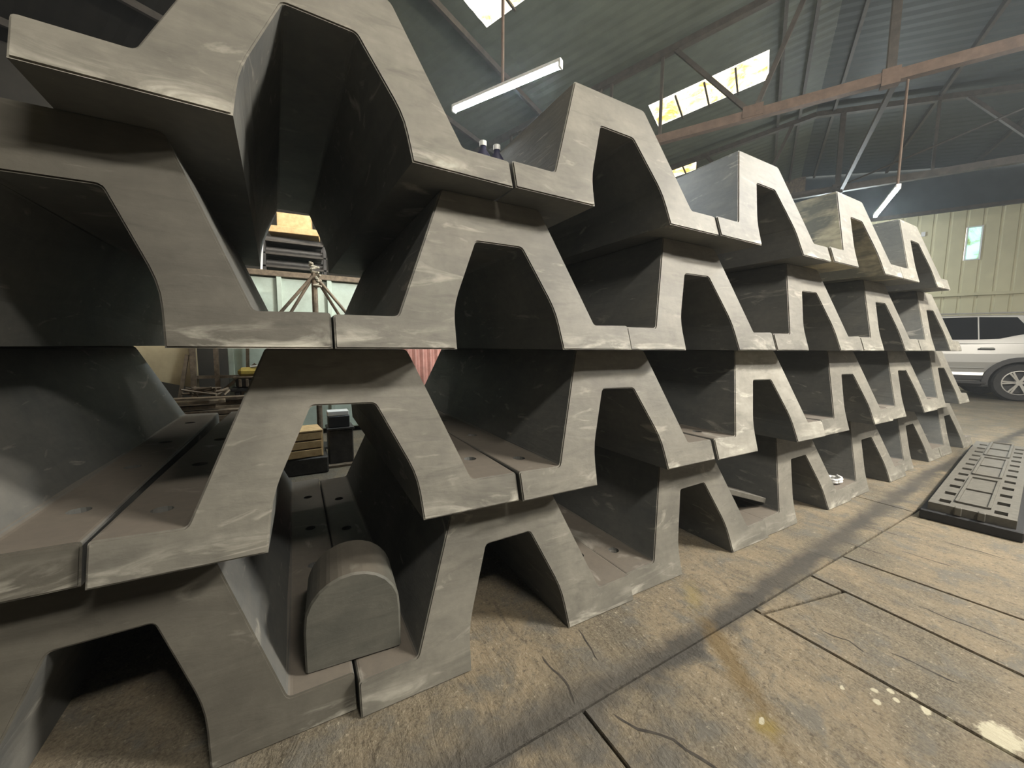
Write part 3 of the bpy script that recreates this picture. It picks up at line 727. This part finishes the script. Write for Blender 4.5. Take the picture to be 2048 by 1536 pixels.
# pump with yellow cover
pm = thing('hoist_motor', 'small yellow-topped machine behind the second row', 'machine', (.02, 3.70, .62))
boxes('casing', [((0, 0, .05), (.26, .2, .10))], M_IRON, pm, .02)
boxes('cover', [((0, 0, .155), (.22, .18, .09))], M_YEL, pm, .03)
boxes('flange', [((0, 0, .105), (.30, .22, .02))], M_RUST, pm)
mb = MB(); mb.path([Vector((.13, -.05, .05)), Vector((.15, -.06, .16)), Vector((.10, -.07, .22)), Vector((.0, -.06, .21))], .011, 8); mb.build('hose', M_WHITE, pm)
for k in range(4): boxes('fin', [((-.09+.06*k, -.11, .05), (.025, .03, .08))], M_RUST, pm)
st = thing('steel_stand', 'dark steel stand carrying the yellow-topped machine', 'stand', (.02, 3.70, 0))
for x in (-.12, .12):
    for y in (-.08, .08): boxes('leg', [((x, y, .29), (.04, .04, .58))], M_IRON, st)
boxes('top_plate', [((0, 0, .60), (.34, .22, .035))], M_IRON, st)
# pallet and scrap timbers
for z0, lab in ((0, 'lower weathered timber pallet under the scrap wood pile'), (.172, 'upper weathered timber pallet right under the scrap wood')):
    pa = thing('timber_pallet', lab, 'pallet', (-.40, 3.13, z0), rad(4 if z0 else 0), 'stacked pallets')
    for x in (-.46, 0, .46): boxes('bearer', [((x, 0, .07), (.09, .8, .14))], M_OLDWOOD, pa)
    for k in range(5): boxes('slat', [((0, -.34+.17*k, .155), (1.15, .12, .03))], M_OLDWOOD, pa)
rn = random.Random(11); wl = ['lowest', 'second', 'third', 'fourth', 'fifth', 'topmost']
for k in range(12):
    mb = MB(); L_ = rn.uniform(.55, 1.0); hh = rn.uniform(.02, .042); mb.box((0, 0, 0), (L_, rn.uniform(.06, .12), hh))
    tag(mb.build('scrap_timber', M_RUST if k % 5 == 1 else M_OLDWOOD, bevel=.003, loc=(-.42+rn.uniform(-.12, .22), 2.87+.26*(k % 2), .368+.043*(k//2)), rot=(0, 0, rn.uniform(-.12, .12))),
        '%s board of the %s heap of scrap timber on the pallets' % (wl[k//2], ('front', 'rear')[k % 2]), 'timber', 'scrap timber boards')
mb = MB()
for k in range(9):
    pts = [Vector((rn.uniform(-.16, .16), rn.uniform(-.12, .1), rn.uniform(0.01, .09))) for _ in range(4)]; mb.path(pts, .008, 6)
tag(mb.build('scrap_wire', M_RUST, loc=(-.22, 2.9, .615)), 'tangle of rusty wire on top of the scrap timber', 'wire', kind='stuff')
# seen through the second-row window
mb = MB(); mb.box((0, 0, .07), (.40, .36, .14)); tag(mb.build('steel_block', M_IRON, bevel=.01, loc=(.43, 2.55, 0)), 'dark steel block under the small wooden crate behind the stack', 'block')
cr = thing('wooden_crate', 'bright slatted wooden crate seen through the second-row arch', 'crate', (.425, 2.50, .1415), rad(6))
for z in (.035, .105, .175): boxes('slat', [((0, -.12, z), (.30, .018, .06))], M_WOOD, cr); boxes('slat', [((0, .12, z), (.30, .018, .06))], M_WOOD, cr)
for x in (-.15, .15): boxes('end_board', [((x, 0, .105), (.02, .24, .21))], M_WOOD, cr)
boxes('lid', [((0, 0, .215), (.32, .26, .016))], M_WOOD, cr)
pc = thing('column_block', 'dark steel column with a rusty foot plate behind the stack', 'column', (.745, 2.62, 0))
boxes('shaft', [((0, 0, .17), (.20, .20, .30))], M_IRON, pc, .01); boxes('foot_plate', [((0, -.02, .012), (.26, .26, .024))], M_RUST, pc)
boxes('cap', [((0, 0, .33), (.22, .22, .02))], M_IRON, pc)
mb = MB(); mb.box((0, 0, .05), (.17, .15, .10)); tag(mb.build('black_case', M_BLACK, bevel=.006, loc=(.735, 2.60, .342)), 'small black case on top of the dark column', 'case')
mb = MB(); mb.box((0, 0, .02), (.17, .12, .04)); tag(mb.build('white_carton', M_WHITE, bevel=.004, loc=(.73, 2.59, .4435)), 'small white carton on top of the black case', 'carton')
# faded red corrugated sheet
mb = MB(); vs = []; q = 48
for i in range(q+1):
    x = -.45+.9*i/q; y = .022*math.sin(2*PI*i/6)
    vs += [(x, y, .0), (x, y, 1.25), (x, y+.004, 0), (x, y+.004, 1.25)]
fs = []
for i in range(q): fs += [(4*i, 4*i+4, 4*i+5, 4*i+1), (4*i+2, 4*i+3, 4*i+7, 4*i+6), (4*i+1, 4*i+5, 4*i+7, 4*i+3), (4*i, 4*i+2, 4*i+6, 4*i+4)]
mb.add(vs, fs); tag(mb.build('corrugated_sheet', M_PINK, loc=(2.0, 4.5, .002), rot=(rad(-4), 0, 0)), 'faded red corrugated sheet standing upright behind the stack', 'sheet')
# bottles on the top row ledge
for k, (x, lab) in enumerate(((1.118, 'dark bottle on the top-row flange, left of the pair'), (1.178, 'dark bottle on the top-row flange, right of the pair'))):
    mb = MB(); mb.lathe([(0, 0), (.026, 0), (.028, .01), (.028, .14), (.012, .165), (.012, .18), (0, .18)], 16)
    b_ = tag(mb.build('plastic_bottle', M_NAVY, smooth=True, loc=(x-.02, .345, 3*H+TT+.004)), lab, 'bottle', 'bottles on the top row')
    mb = MB(); mb.lathe([(0, .176), (.014, .176), (.014, .194), (0, .194)], 12); mb.build('cap', M_WHITE, b_)

# ================================================================== THIN HAZE added for the glow around the lamps
if HAZE:
    m = bpy.data.materials.new('glow_air'); m.use_nodes = True; nt = m.node_tree; nt.nodes.remove(nt.nodes['Principled BSDF'])
    vs_ = N(nt, 'ShaderNodeVolumeScatter'); vs_.inputs['Density'].default_value = HAZE; vs_.inputs['Anisotropy'].default_value = .3
    vs_.inputs['Color'].default_value = (.92, .97, 1, 1)
    nt.links.new(vs_.outputs[0], nt.nodes['Material Output'].inputs['Volume'])
    mb = MB(); P = [B(r_, t_, z_) for z_ in (-.3, 6.7) for r_, t_ in ((-7.5, -7.9), (15.6, -7.9), (15.6, 11.6), (-7.5, 11.6))]
    mb.add(P, [(0, 3, 2, 1), (4, 5, 6, 7), (0, 1, 5, 4), (1, 2, 6, 5), (2, 3, 7, 6), (3, 0, 4, 7)])
    tag(mb.build('glow_haze', m), 'thin haze added through the whole hall for the glow around the lamps', 'haze', kind='stuff')
